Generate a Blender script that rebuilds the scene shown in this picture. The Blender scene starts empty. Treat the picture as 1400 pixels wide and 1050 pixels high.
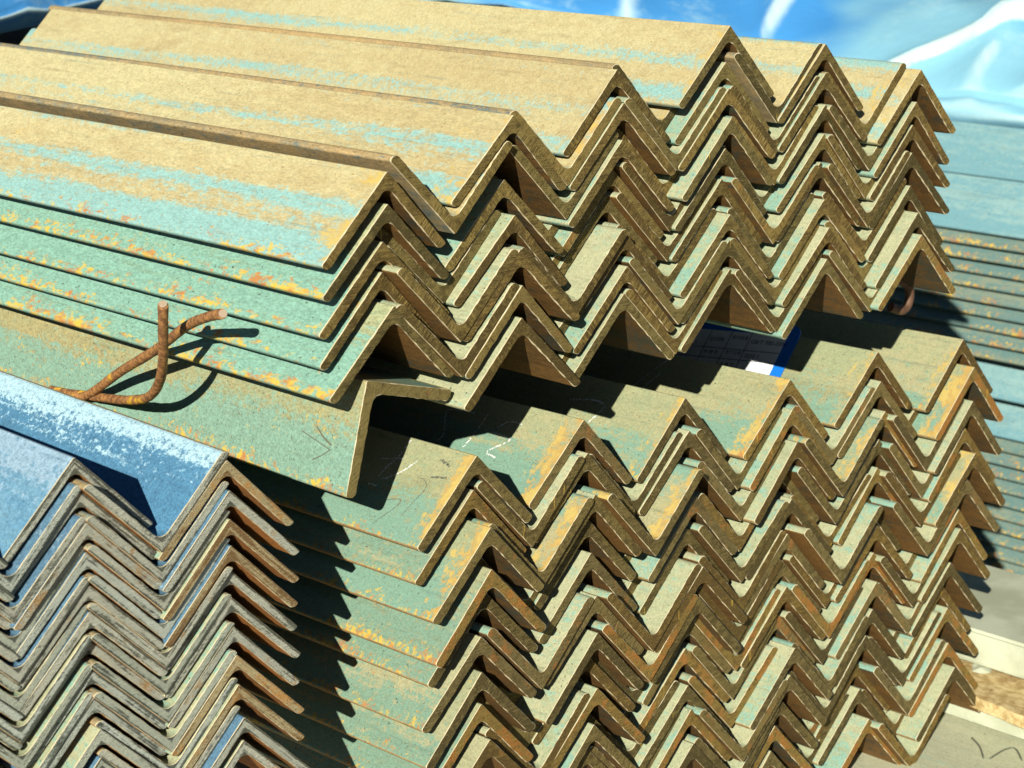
import bpy, bmesh, math, random
from mathutils import Vector, Matrix, Euler, noise
random.seed(7)
S = bpy.context.scene
COL = S.collection

# ---------------------------------------------------------------- camera
cam_d = bpy.data.cameras.new("camera")
cam_d.sensor_width = 36.0
cam_d.lens = 74.65
cam_d.clip_start = 0.02
cam_d.clip_end = 400.0
cam = bpy.data.objects.new("camera", cam_d)
COL.objects.link(cam)
CAM = Vector((-0.97299, -1.0598, 0.41255))
FW = Vector((0.66822623, 0.70294256, -0.24360924)).normalized()
UP = Vector((0.16618665, 0.17813581, 0.96987094)).normalized()
RT = FW.cross(UP).normalized()
UP = RT.cross(FW)
cam.matrix_world = Matrix(((RT.x, UP.x, -FW.x, CAM.x), (RT.y, UP.y, -FW.y, CAM.y), (RT.z, UP.z, -FW.z, CAM.z), (0, 0, 0, 1)))
cam_d.dof.use_dof = True
cam_d.dof.focus_distance = 1.56
cam_d.dof.aperture_fstop = 15.0
S.camera = cam

# ---------------------------------------------------------------- sun and sky
TRAVEL = Vector((1.26, 0.80, -0.655)).normalized()
TO_SUN = -TRAVEL
ELEV = math.asin(TO_SUN.z)
world = bpy.data.worlds.new("World")
S.world = world
world.use_nodes = True
wn = world.node_tree.nodes
wl = world.node_tree.links
bg = wn["Background"]
sky = wn.new("ShaderNodeTexSky")
sky.sky_type = 'NISHITA'
sky.sun_disc = False
sky.sun_elevation = ELEV
sky.sun_rotation = math.atan2(TO_SUN.x, TO_SUN.y)
wl.new(sky.outputs[0], bg.inputs[0])
sky.altitude = 2500.0
sky.air_density = 0.55
sky.dust_density = 0.0
sky.ozone_density = 1.0
bg.inputs[1].default_value = 0.05
sun_d = bpy.data.lights.new("sun", 'SUN')
sun_d.energy = 5.0
sun_d.angle = math.radians(0.5)
sun_d.color = (1.0, 0.95, 0.86)
sun = bpy.data.objects.new("sun", sun_d)
sun.rotation_euler = TRAVEL.to_track_quat('-Z', 'Y').to_euler()
COL.objects.link(sun)
S.view_settings.view_transform = 'Standard'
S.view_settings.look = 'None'
S.view_settings.exposure = 0.62
S.view_settings.gamma = 1.0
S.view_settings.use_curve_mapping = False
S.cycles.max_bounces = 6
S.cycles.diffuse_bounces = 2

# ---------------------------------------------------------------- node helper
class NT:
    def __init__(self, name):
        m = bpy.data.materials.new(name)
        m.use_nodes = True
        self.m = m
        self.t = m.node_tree
        self.b = self.t.nodes["Principled BSDF"]
        self.b.inputs["Specular IOR Level"].default_value = 0.3
    def n(self, kind, **kw):
        x = self.t.nodes.new(kind)
        for k, v in kw.items():
            setattr(x, k, v)
        return x
    def put(self, sock, v):
        if hasattr(v, "is_linked"):
            self.t.links.new(v, sock)
        elif v is not None:
            sock.default_value = v
    def math(self, op, a, b=None, c=None, clamp=False):
        x = self.n("ShaderNodeMath", operation=op, use_clamp=clamp)
        self.put(x.inputs[0], a)
        if b is not None: self.put(x.inputs[1], b)
        if c is not None: self.put(x.inputs[2], c)
        return x.outputs[0]
    def ramp(self, v, lo, hi, a=0.0, b=1.0):
        x = self.n("ShaderNodeMapRange", interpolation_type='SMOOTHSTEP')
        self.put(x.inputs[0], v)
        x.inputs[1].default_value = lo; x.inputs[2].default_value = hi
        x.inputs[3].default_value = a; x.inputs[4].default_value = b
        return x.outputs[0]
    def mix(self, f, a, b, blend='MIX'):
        x = self.n("ShaderNodeMix", data_type='RGBA', blend_type=blend)
        self.put(x.inputs[0], f)
        for i, v in ((6, a), (7, b)):
            if isinstance(v, tuple): v = (*v[:3], 1.0)
            self.put(x.inputs[i], v)
        return x.outputs[2]
    def coords(self, k=31.0):
        tc = self.n("ShaderNodeTexCoord")
        oi = self.n("ShaderNodeObjectInfo")
        self.rnd = oi.outputs["Random"]
        cx = self.n("ShaderNodeCombineXYZ")
        for i, f in enumerate((k, -k * 1.7, k * 0.6)):
            self.put(cx.inputs[i], self.math('MULTIPLY', self.rnd, f))
        ad = self.n("ShaderNodeVectorMath", operation='ADD')
        self.put(ad.inputs[0], tc.outputs["Object"]); self.put(ad.inputs[1], cx.outputs[0])
        self.obj = tc.outputs["Object"]
        self.P = ad.outputs[0]
        sp = self.n("ShaderNodeSeparateXYZ")
        self.put(sp.inputs[0], self.obj)
        self.x, self.y, self.z = sp.outputs
        return self.P
    def noise(self, sc=(1, 1, 1), scale=1.0, detail=4.0, rough=0.6, rot=None, vec=None, dist=0.0):
        mp = self.n("ShaderNodeMapping")
        self.put(mp.inputs[0], vec if vec is not None else self.P)
        mp.inputs[3].default_value = sc
        if rot: mp.inputs[2].default_value = rot
        x = self.n("ShaderNodeTexNoise")
        self.put(x.inputs["Vector"], mp.outputs[0])
        x.inputs["Scale"].default_value = scale
        x.inputs["Detail"].default_value = detail
        x.inputs["Roughness"].default_value = rough
        x.inputs["Distortion"].default_value = dist
        return x.outputs[0]
    def done(self, col, rough=0.65, metal=0.0, h=None, bump=0.3, dist=0.0006):
        self.put(self.b.inputs["Base Color"], (*col[:3], 1.0) if isinstance(col, tuple) else col)
        self.put(self.b.inputs["Roughness"], rough)
        self.put(self.b.inputs["Metallic"], metal)
        if h is not None:
            bp = self.n("ShaderNodeBump")
            bp.inputs["Strength"].default_value = bump
            bp.inputs["Distance"].default_value = dist
            self.put(bp.inputs["Height"], h)
            self.put(self.b.inputs["Normal"], bp.outputs[0])
        return self.m

LEG = 0.08
A = LEG / math.sqrt(2)

def steel_side(name, base, base2, scale_col, scale_bias, fleck, front, spots=(0.05, 0.055, 0.035), k_s=0.5, contrast=0.30, rough=0.7, band=0.0, soft=0.045):
    """rolled face: dust (base/base2), mill scale (scale_col), yellow-orange rust flecks, rust patch at the cut end"""
    t = NT(name)
    t.coords()
    s = t.math('DIVIDE', t.math('ABSOLUTE', t.x), A)
    streak = t.noise((60, 2.6, 60), 1.0, 8, 0.72)
    broad = t.noise((9, 2.0, 9), 1.0, 3)
    blot = t.noise((110, 55, 110), 1.0, 6, 0.75)
    grain = t.noise((1, 0.8, 1), 640, 3, 0.75)
    grain2 = t.noise((1, 0.7, 1), 270, 5, 0.8)
    m = t.math('ADD', t.math('MULTIPLY', streak, 0.55), t.math('ADD', t.math('MULTIPLY', broad, 0.25), t.math('MULTIPLY', blot, 0.30)))
    m = t.math('ADD', m, t.math('MULTIPLY', t.math('SUBTRACT', s, 0.5), k_s))
    m = t.math('ADD', m, t.math('MULTIPLY', t.math('SUBTRACT', t.rnd, 0.5), 0.10))
    m = t.math('ADD', m, t.math('MULTIPLY', t.math('SUBTRACT', grain2, 0.5), 0.62))
    if band:
        m = t.math('ADD', m, t.math('MULTIPLY', t.math('SINE', t.math('ADD', t.math('MULTIPLY', s, 15.0), t.math('MULTIPLY', t.rnd, 2.2))), band))
    mask = t.ramp(m, 0.60 - soft - scale_bias, 0.60 + soft - scale_bias)
    col = t.mix(t.ramp(t.math('ADD', t.math('MULTIPLY', broad, 0.5), t.math('MULTIPLY', blot, 0.5)), 0.40, 0.60), base, base2)
    stain = t.noise((16, 3.2, 16), 1.0, 7, 0.7, dist=0.8)
    col = t.mix(t.ramp(stain, 0.54, 0.72, 0, 0.5), col, tuple(a * b for a, b in zip(base2, (0.72, 0.66, 0.62))))
    col = t.mix(mask, col, scale_col)
    run = t.noise((190, 12, 26), 1.0, 5, 0.7)
    col = t.mix(t.ramp(run, 0.57, 0.68, 0.0, 0.38), col, tuple(0.62 * a for a in base2))
    scr = t.noise((240, 7, 240), 1.0, 4, 0.7)
    col = t.mix(t.ramp(scr, 0.60, 0.70, 0.0, 0.35), col, tuple(0.5 * c for c in scale_col))
    g = t.ramp(t.math('ADD', t.math('MULTIPLY', grain, 0.6), t.math('MULTIPLY', grain2, 0.4)), 0.33, 0.67, 1.0 - contrast, 1.0 + contrast)
    gg = t.n("ShaderNodeCombineColor")
    for i in range(3): t.put(gg.inputs[i], g)
    col = t.mix(1.0, col, gg.outputs[0], 'MULTIPLY')
    pit = t.noise((1, 1, 1), 430, 2, 0.6)
    col = t.mix(t.ramp(pit, 0.665, 0.70, 0.0, 0.8), col, spots)
    # rust flecks in clumps, thick along the toe edge
    if fleck > 0:
        fl = t.noise((260, 210, 190), 1.0, 6, 0.75)
        clump = t.noise((26, 16, 26), 1.0, 3, 0.6)
        edge = t.ramp(s, 0.78, 1.0)
        fv = t.math('ADD', t.math('MULTIPLY', fl, 0.75), t.math('ADD', t.math('MULTIPLY', edge, 0.13), t.math('MULTIPLY', clump, 0.42)))
        rustc = t.mix(t.ramp(t.noise((90, 90, 90), 1.0, 3), 0.42, 0.6), (0.56, 0.38, 0.05), (0.40, 0.17, 0.05))
        col = t.mix(t.ramp(fv, 0.715 - fleck, 0.80 - fleck, 0, 0.95), col, rustc)
    # rust blooming from the sheared end
    if front > 0:
        fr = t.ramp(t.y, 0.0, 0.06, 1.0, 0.0)
        fn = t.noise((48, 60, 48), 1.0, 6, 0.75)
        fm = t.math('ADD', t.math('MULTIPLY', fr, 0.5), t.math('ADD', fn, t.math('ADD', t.math('MULTIPLY', t.math('SUBTRACT', t.rnd, 0.5), 0.12), t.math('MULTIPLY', t.math('SUBTRACT', grain2, 0.5), 0.55))))
        col = t.mix(t.ramp(fm, 1.02 - front, 1.12 - front, 0.0, 0.92), col, t.mix(t.ramp(fn, 0.45, 0.62), (0.42, 0.25, 0.065), (0.48, 0.36, 0.10)))
    h = t.math('ADD', t.math('MULTIPLY', grain, 0.5), t.math('ADD', grain2, t.math('MULTIPLY', blot, 0.6)))
    t.b.inputs["Specular IOR Level"].default_value = 0.18
    return t.done(col, rough, 0.0, h, 0.5, 0.0007)

def steel_end(name, dark, light, rust, rust_amt, bright, angle, drip=0.0, hatch=0.5, rim=0.0, tk=0.0085):
    """saw / shear cut end face; hatch = ripples across the legs, rim = mid-leg highlight put into the colour, edges darker"""
    t = NT(name)
    t.coords()
    ax = t.math('ABSOLUTE', t.x)
    u = t.math('MULTIPLY', t.math('SUBTRACT', ax, t.z), 0.7071)
    w = t.math('MULTIPLY', t.math('ADD', ax, t.z), -0.7071)
    cv = t.n("ShaderNodeCombineXYZ")
    t.put(cv.inputs[0], t.math('ADD', u, t.math('MULTIPLY', t.rnd, 7.0))); t.put(cv.inputs[1], t.math('ADD', t.math('MULTIPLY', t.x, 0.15), t.rnd)); t.put(cv.inputs[2], w)
    ln = t.noise((60, 60, 800), 1.0, 5, 0.75, rot=(0, angle, 0))
    ht = t.noise((520, 40, 70), 1.0, 4, 0.6, vec=cv.outputs[0], dist=0.4)
    al = t.noise((24, 40, 520), 1.0, 4, 0.6, vec=cv.outputs[0])
    bl = t.noise((1, 1, 1), 130, 6, 0.75)
    gr = t.noise((1, 1, 1), 700, 3, 0.8)
    sel = t.ramp(t.noise((9, 9, 9), 1.0, 1), 0.42, 0.58)
    lines = t.math('ADD', t.math('MULTIPLY', ln, t.math('SUBTRACT', 1.0, t.math('MULTIPLY', sel, hatch))), t.math('MULTIPLY', ht, t.math('MULTIPLY', sel, hatch)))
    v = t.math('ADD', t.math('MULTIPLY', lines, 0.42), t.math('ADD', t.math('MULTIPLY', bl, 0.42), t.math('ADD', t.math('MULTIPLY', gr, 0.16), t.math('MULTIPLY', t.math('SUBTRACT', t.rnd, 0.5), 0.13))))
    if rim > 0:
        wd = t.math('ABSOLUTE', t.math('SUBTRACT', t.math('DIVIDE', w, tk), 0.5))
        v = t.math('ADD', v, t.math('ADD', t.math('MULTIPLY', t.math('SUBTRACT', al, 0.5), 1.1), t.math('MULTIPLY', t.ramp(wd, 0.18, 0.50, 0.10, -0.16), rim)))  # highlight down each leg painted as a paler band between darker edges
    col = t.mix(t.ramp(v, 0.42, 0.585), dark, light)
    rv = t.math('ADD', t.noise((1, 1, 1), 48, 6, 0.75), t.math('MULTIPLY', t.math('SUBTRACT', t.rnd, 0.5), 0.22))
    col = t.mix(t.ramp(rv, 0.66 - rust_amt, 0.80 - rust_amt, 0, 0.85), col, rust)
    col = t.mix(t.ramp(gr, 0.64, 0.72, 0, 0.85), col, bright)
    col = t.mix(t.ramp(gr, 0.36, 0.28, 0, 0.7), col, tuple(0.35 * c for c in dark))
    if drip > 0:
        dn = t.noise((330, 60, 34), 1.0, 2, 0.5)
        col = t.mix(t.ramp(dn, 0.735 - drip, 0.77 - drip, 0, 0.8), col, (0.62, 0.40, 0.05))
    h = t.math('ADD', t.math('MULTIPLY', lines, 1.5), t.math('ADD', t.math('MULTIPLY', bl, 0.8), t.math('MULTIPLY', gr, 0.5)))
    t.b.inputs["Specular IOR Level"].default_value = 0.2
    return t.done(col, 0.62, 0.0, h, 1.0, 0.0018)

M = {}
CREAM, CREAM2 = (0.44, 0.395, 0.205), (0.39, 0.32, 0.155)
M['dusty'] = steel_side("dusty_steel", CREAM, CREAM2, (0.22, 0.39, 0.35), -0.035, 0.0, 0.015, spots=(0.25, 0.17, 0.07), k_s=0.24, contrast=0.22, band=0.10, soft=0.075)
M['dusty_fleck'] = steel_side("dusty_steel_yellow_toe", CREAM, CREAM2, (0.22, 0.39, 0.35), -0.015, 0.02, 0.015, spots=(0.25, 0.17, 0.07), k_s=0.30, contrast=0.22, band=0.10, soft=0.075)
M['toe_w'] = steel_side("rust_dusted_toe", (0.34, 0.25, 0.11), (0.30, 0.17, 0.06), (0.20, 0.22, 0.14), -0.03, 0.0, 0.0, k_s=0.0)
M['toe_b'] = steel_side("grey_toe", (0.36, 0.33, 0.20), (0.30, 0.22, 0.10), (0.22, 0.26, 0.20), -0.03, 0.0, 0.0, k_s=0.0)
M['lip'] = steel_side("tan_toe_edge", (0.38, 0.27, 0.12), (0.24, 0.20, 0.11), (0.13, 0.16, 0.14), -0.02, 0.0, 0.0, k_s=0.0)
M['teal_u'] = steel_side("green_scale_steel", (0.33, 0.34, 0.18), (0.28, 0.33, 0.18), (0.185, 0.345, 0.26), 0.10, 0.03, 0.0)
M['teal_w'] = steel_side("olive_scale_steel", (0.33, 0.32, 0.18), (0.27, 0.29, 0.16), (0.165, 0.265, 0.185), 0.02, 0.012, 0.0, k_s=0.30, contrast=0.22)
M['strip'] = steel_side("pale_scale_steel", (0.36, 0.365, 0.215), (0.30, 0.335, 0.195), (0.20, 0.34, 0.255), 0.0, 0.0, 0.0, k_s=0.1, contrast=0.2)
M['teal_w_rust'] = steel_side("olive_scale_steel_rusted_end", (0.33, 0.315, 0.17), (0.27, 0.30, 0.165), (0.17, 0.29, 0.21), 0.03, 0.008, 0.085, k_s=0.35, contrast=0.2)
M['big'] = steel_side("weathered_green_steel", (0.31, 0.27, 0.125), (0.26, 0.28, 0.15), (0.18, 0.30, 0.22), 0.03, 0.035, 0.0)
M['blue'] = steel_side("blue_scale_steel", (0.09, 0.19, 0.26), (0.075, 0.15, 0.22), (0.16, 0.25, 0.30), -0.05, 0.0, 0.0, spots=(0.03, 0.09, 0.16), k_s=0.1, contrast=0.34)
M['blue_top'] = steel_side("salted_blue_scale_steel", (0.075, 0.205, 0.315), (0.065, 0.18, 0.285), (0.33, 0.50, 0.55), -0.06, 0.0, 0.0, spots=(0.02, 0.06, 0.11), k_s=0.62, contrast=0.34)
M['blue_pale'] = steel_side("pale_blue_scale_steel", (0.14, 0.28, 0.36), (0.09, 0.22, 0.325), (0.23, 0.34, 0.41), 0.02, 0.0, 0.0, spots=(0.04, 0.09, 0.16), k_s=-0.3, contrast=0.32)
M['inner_rust'] = steel_side("rusty_inner_face", (0.17, 0.088, 0.024), (0.105, 0.06, 0.02), (0.06, 0.058, 0.036), -0.03, 0.0, 0.0, k_s=0.0)
M['inner_orange'] = steel_side("orange_rusty_inner_face", (0.42, 0.17, 0.045), (0.28, 0.12, 0.035), (0.16, 0.11, 0.05), -0.10, 0.0, 0.0, k_s=0.0)
M['backrow'] = steel_side("pale_teal_steel", (0.20, 0.235, 0.165), (0.15, 0.21, 0.165), (0.105, 0.19, 0.175), 0.03, 0.012, 0.0, k_s=0.1, contrast=0.12)
M['backtop'] = steel_side("pale_blue_steel", (0.22, 0.36, 0.345), (0.19, 0.335, 0.335), (0.14, 0.29, 0.315), 0.05, 0.0, 0.0, k_s=0.1, contrast=0.12)
ENDS_U = [steel_end("cut_end_brown_a", (0.082, 0.056, 0.014), (0.218, 0.160, 0.045), (0.27, 0.125, 0.032), 0.02, (0.44, 0.35, 0.18), 0.55, 0.0, 0.8),
          steel_end("cut_end_brown_b", (0.073, 0.056, 0.015), (0.199, 0.155, 0.048), (0.24, 0.12, 0.035), 0.0, (0.42, 0.35, 0.20), -0.35, 0.01, 0.4),
          steel_end("cut_end_brown_c", (0.092, 0.060, 0.015), (0.238, 0.168, 0.045), (0.31, 0.14, 0.032), 0.06, (0.47, 0.36, 0.17), 0.25, 0.0, 1.0)]
ENDS_W = [steel_end("cut_end_olive_a", (0.078, 0.058, 0.016), (0.199, 0.150, 0.046), (0.29, 0.13, 0.032), 0.03, (0.42, 0.33, 0.17), 0.5, 0.02, 0.3),
          steel_end("cut_end_olive_b", (0.078, 0.058, 0.017), (0.184, 0.142, 0.049), (0.33, 0.14, 0.032), 0.07, (0.42, 0.33, 0.17), -0.3, 0.0, 0.6),
          steel_end("cut_end_olive_c", (0.112, 0.072, 0.018), (0.252, 0.172, 0.041), (0.38, 0.16, 0.032), 0.13, (0.50, 0.36, 0.13), 0.2, 0.03, 0.3)]
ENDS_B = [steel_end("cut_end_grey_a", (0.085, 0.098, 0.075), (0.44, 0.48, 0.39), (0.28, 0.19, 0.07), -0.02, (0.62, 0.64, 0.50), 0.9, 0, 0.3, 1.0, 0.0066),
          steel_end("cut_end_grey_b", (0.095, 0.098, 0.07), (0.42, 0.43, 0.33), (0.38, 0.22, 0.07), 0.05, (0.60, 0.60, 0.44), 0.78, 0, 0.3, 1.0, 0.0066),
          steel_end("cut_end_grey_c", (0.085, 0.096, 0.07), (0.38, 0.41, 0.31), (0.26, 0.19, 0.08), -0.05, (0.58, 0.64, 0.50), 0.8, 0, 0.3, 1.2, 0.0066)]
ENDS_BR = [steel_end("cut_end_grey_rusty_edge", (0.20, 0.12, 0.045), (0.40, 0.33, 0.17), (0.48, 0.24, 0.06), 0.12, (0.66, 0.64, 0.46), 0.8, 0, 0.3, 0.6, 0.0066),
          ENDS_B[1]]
M['burr'] = NT("burr_edge_highlight").done((0.50, 0.43, 0.26), 0.5, 0.0)  # burr rim, with edge highlights put into its pale colour

# ---------------------------------------------------------------- angle-bar mesh
def profile(leg, t, rf, ri, ro, seg=24):
    """closed outline of an L section, heel at the origin, legs falling to (-a,-a) and (a,-a); returns points and an 'inner' flag"""
    d = Vector((-1, -1)) / math.sqrt(2); n = Vector((1, -1)) / math.sqrt(2)
    L = []
    def add(u, w, inner): L.append((u, w, inner))
    for i in range(seg + 1):
        add(0.0009 + (leg - ro - 0.0009) * i / seg, 0.0, False)
    for i in range(1, 4):
        an = math.pi / 2 * i / 4
        add(leg - ro + ro * math.sin(an), ro - ro * math.cos(an), 2 if i > 1 else False)
    add(leg, ro, 2)
    add(leg, t - ri, 2)
    for i in range(1, 5):
        an = math.pi / 2 * i / 5
        add(leg - ri + ri * math.cos(an), t - ri + ri * math.sin(an), 2 if i < 4 else True)
    us = t + rf
    for i in range(seg + 1):
        add(leg - ri + (us - (leg - ri)) * i / seg, t, True)
    # fillet: circle centre at u=t+rf, w=t+rf
    for i in range(1, 4):
        an = math.pi / 4 * i / 3
        add(us - rf * math.sin(an), us - rf * math.cos(an), True)
    left = [(d * u + n * w, f) for u, w, f in L]
    right = [(Vector((-p.x, p.y)), f) for p, f in reversed(left[:-1])]
    return left + right

def bar_mesh(name, leg, t, rf, ri, ro, length, seed, rag=0.0004):
    rnd = random.Random(seed)
    pts = profile(leg, t, rf, ri, ro)
    N = len(pts)
    me = bpy.data.meshes.new(name)
    V, F, MI = [], [], []
    tx, tz = rnd.uniform(-.035, .035), rnd.uniform(-.035, .035)
    ph = rnd.uniform(0, 9)
    def nrm(i):
        a, b = pts[i - 1][0], pts[(i + 1) % N][0]
        e = (b - a).normalized()
        return Vector((-e.y, e.x))
    c0 = sum((p for p, _ in pts), Vector((0, 0))) / N
    # outline direction check: make nrm point outward
    area = sum(pts[i][0].x * pts[(i + 1) % N][0].y - pts[(i + 1) % N][0].x * pts[i][0].y for i in range(N))
    sg = -1.0 if area > 0 else 1.0
    def yv(p): return tx * p.x + tz * (p.y + 0.03)
    def rg(i, k):                                          # correlated raggedness along the cut edge
        q = pts[i][0] * 150
        return 0.65 * noise.noise(Vector((q.x, q.y, seed * 3.1 + k))) + 0.5 * noise.noise(Vector((q.x * 2.7, q.y * 2.7, seed * 1.7 + k)))
    for i, (p, f) in enumerate(pts):                       # end-face rim
        q = p - nrm(i) * sg * (0.00028 + rag * (1.5 if f else 0.9) * max(-.3, rg(i, 0)))
        V.append((q.x, yv(q), q.y))
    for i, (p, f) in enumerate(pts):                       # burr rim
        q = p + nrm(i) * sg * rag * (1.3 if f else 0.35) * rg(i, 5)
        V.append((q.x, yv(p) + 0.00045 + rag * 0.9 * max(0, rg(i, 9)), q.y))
    for i, (p, f) in enumerate(pts):
        V.append((p.x, 0.006, p.y))
    for i, (p, f) in enumerate(pts):
        V.append((p.x, length, p.y))
    for r in range(3):
        for i in range(N):
            j = (i + 1) % N
            q = (r * N + i, r * N + j, (r + 1) * N + j, (r + 1) * N + i)
            if sg > 0: q = tuple(reversed(q))
            F.append(q)
            inner = pts[i][1] and pts[j][1]
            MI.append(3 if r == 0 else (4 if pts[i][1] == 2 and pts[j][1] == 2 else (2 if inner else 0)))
    f0 = list(range(N)); f1 = list(range(3 * N, 4 * N))
    if sg > 0: f1.reverse()
    else: f0.reverse()
    F.append(f0); MI.append(1)
    F.append(f1); MI.append(1)
    me.from_pydata(V, [], F)
    me.polygons.foreach_set("material_index", MI)
    bm = bmesh.new(); bm.from_mesh(me)
    bmesh.ops.recalc_face_normals(bm, faces=bm.faces)
    bmesh.ops.triangulate(bm, faces=[f for f in bm.faces if len(f.verts) > 4])
    bm.to_mesh(me); bm.free()
    sm = [False] * len(me.polygons)
    me.polygons.foreach_set("use_smooth", sm)
    for k in range(5): me.materials.append(None)
    return me

def setmats(o, side, end, inner, toe=None):
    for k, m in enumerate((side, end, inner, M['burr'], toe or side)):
        o.material_slots[k].link = 'OBJECT'
        o.material_slots[k].material = m

ORD = ["", "top", "second", "third", "fourth", "fifth", "sixth", "seventh", "eighth", "ninth", "tenth", "eleventh", "twelfth", "thirteenth", "fourteenth", "fifteenth", "sixteenth"]
ORDC = ["leftmost", "first", "second", "third", "fourth", "fifth", "sixth"]

def tag(o, label, cat, group=None, kind=None):
    if label: o["label"] = label
    if cat: o["category"] = cat
    if group: o["group"] = group
    if kind: o["kind"] = kind
    return o

def frame(org, rv):
    v = Vector(rv)
    R = Matrix.Rotation(v.length, 4, v.normalized()) if v.length > 1e-9 else Matrix.Identity(4)
    return Matrix.Translation(Vector(org)) @ R

STK = {
 'U': dict(m=frame((-0.06546, 0.01368, 0.23229), (0.00328, -0.00645, -0.00022)), PX=0.115614, PZ=0.0119398, t=0.0074, rf=0.007, ri=0.0050, ro=0.0018),
 'W': dict(m=frame((0, 0, 0), (-0.00948, 0.01895, 0.01336)), PX=0.12115, PZ=0.0129032, t=0.0081, rf=0.007, ri=0.0050, ro=0.0020),
 'B': dict(m=frame((-0.30797, 0.01813, 0.05194), (0.00808, -0.01207, -0.00843)), PX=0.105619, PZ=0.0096952, t=0.0058, rf=0.0075, ri=0.0046, ro=0.0009, leg=0.0772),
}
UP_U = {1: {3: (0.8, -2.5, -2.2), 5: (2.7, -0.3, -0.7), 7: (5.4, -1.2, -2.9), 9: (9.6, -0.6, -0.2), 11: (-2.4, -0.2, 2.2)}, 2: {1: (0.6, -2.5, 1.4), 5: (10.1, -0.1, 2.1), 7: (2.3, 0.3, 1.8), 9: (-6.0, 0.9, 2.0), 11: (-5.9, 0.4, 0.1), 13: (-9.1, -1.2, 0.8)}, 3: {-1: (9.8, -2.3, -0.2), 1: (4.5, -0.4, -0.7), 3: (4.3, -1.5, -4.0), 5: (14.5, -1.5, -2.7), 7: (22, 0, 0), 9: (1.8, -0.6, -1.9), 11: (-0.3, -0.7, -2.7), 13: (0.4, -2.0, -0.0)}, 4: {-3: (2.5, -2.3, 1.4), -1: (7.2, -0.8, -3.0), 1: (2.8, -0.1, 1.0), 3: (0.9, 0.3, 2.4), 5: (6.4, -0.1, 1.9), 7: (9.2, -0.4, 1.5), 9: (-0.6, -0.2, -1.2), 11: (-0.7, 0.5, 1.7), 13: (-1.9, 0.9, 2.9)}, 5: {-1: (1.0, -2.5, 4.0), 1: (1.0, 0.6, 4.0), 3: (1.0, 0.3, 2.8), 5: (1.4, 0.3, 2.9), 7: (2.6, 0.3, 3.4), 9: (-3.0, -0.3, -2.7), 11: (-7.4, 0.3, -1.4), 13: (-8.7, -2.5, -3.1)}, 6: {1: (-8.3, 0.2, -0.5), 3: (-5.7, -0.7, -4.0), 5: (-3.4, 0.3, 0.0), 7: (-3.9, 0.4, 0.3), 9: (-3.3, -0.6, -4.0), 11: (-12.7, 0.7, -2.5), 13: (-18.9, -2.3, 3.6)}}
UP_W = {1: {1: (-1.3, -0.7, 0.0), 3: (2.7, -0.3, -0.2), 5: (-16.6, -1.4, 2.6), 7: (-17.3, -0.2, -2.9), 9: (-6.5, 2.4, 3.9), 11: (-7.7, -1.4, -3.7), 13: (-10.2, -2.5, -4.0), 15: (-8.0, -1.3, -3.2), 17: (-16.3, -0.2, -2.3)}, 2: {1: (12.0, 0.4, 3.3), 3: (8.4, 1.2, 4.0), 5: (-1.7, 0.1, -0.1), 7: (6.5, 1.3, 4.0), 9: (3.6, 2.1, 4.0), 11: (-4.9, -0.4, -1.6), 13: (-8.4, -1.8, -4.0), 15: (4.3, 0.0, 0.7), 17: (-6.4, 1.5, 1.9), 19: (-5.4, -0.6, -1.8), 21: (3.2, 0.8, 1.8)}, 3: {1: (16.2, -0.8, 0.3), 3: (10.8, -0.7, 0.4), 5: (24, 0, 0), 7: (2.3, -0.3, -0.2), 9: (9.3, -1.6, -2.2), 11: (-8.1, -1.1, -4.0), 13: (-5.6, -2.5, -4.0), 15: (6, 0, 0), 17: (9, 0, 0), 19: (4.0, -2.2, -3.6), 21: (1.7, 0.6, 1.3), 23: (-2.5, -0.4, -1.0)}, 4: {1: (7.0, -2.0, -1.6), 3: (3.2, -0.5, -0.7), 5: (-2.7, -0.4, -1.9), 7: (14, 0, 0), 9: (1.4, 0.1, 0.5), 11: (3.1, -2.5, -4.0), 13: (7.2, -1.9, -3.0), 15: (3.0, 0.1, 0.8), 17: (12, 0, 0), 19: (-7.4, 0.9, 0.4), 21: (-3.3, 0.8, 1.0), 23: (4.8, 0.6, 2.1), 25: (9.8, 0.4, 2.6), 27: (13.3, 1.1, 4.0)}, 5: {1: (8.8, -0.5, 4.0), 3: (4.8, 1.2, 4.0), 5: (-0.2, 1.8, 4.0), 7: (3.7, 0.9, 4.0), 9: (4.1, 2.2, 4.0), 11: (12, 0, 2), 13: (1.0, 1.3, 3.8), 15: (4.7, 1.8, 4.0), 17: (-0.5, 2.2, 4.0), 19: (2.2, 1.5, 4.0), 21: (7.5, 1.0, 3.9), 23: (16, 1, 2), 25: (12.0, 1.3, 4.0), 27: (0.4, 2.5, 4.0)}, 6: {1: (4.7, 2.2, -1.6), 3: (-9.2, 1.2, 1.0), 5: (-10.9, -0.3, -4.0), 7: (-6.4, -2.2, -4.0), 9: (-15.2, 1.5, -0.6), 11: (-9.5, 0.9, -0.6), 13: (-3.3, -1.0, -4.0), 15: (-4.3, 1.6, 3.2), 17: (0.8, -2.5, -4.0), 19: (10.4, -1.8, -1.4), 21: (3.5, 0.7, 2.7), 23: (-0.9, -2.5, -4.0), 25: (-9.9, -2.5, 0.4)}}
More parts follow.
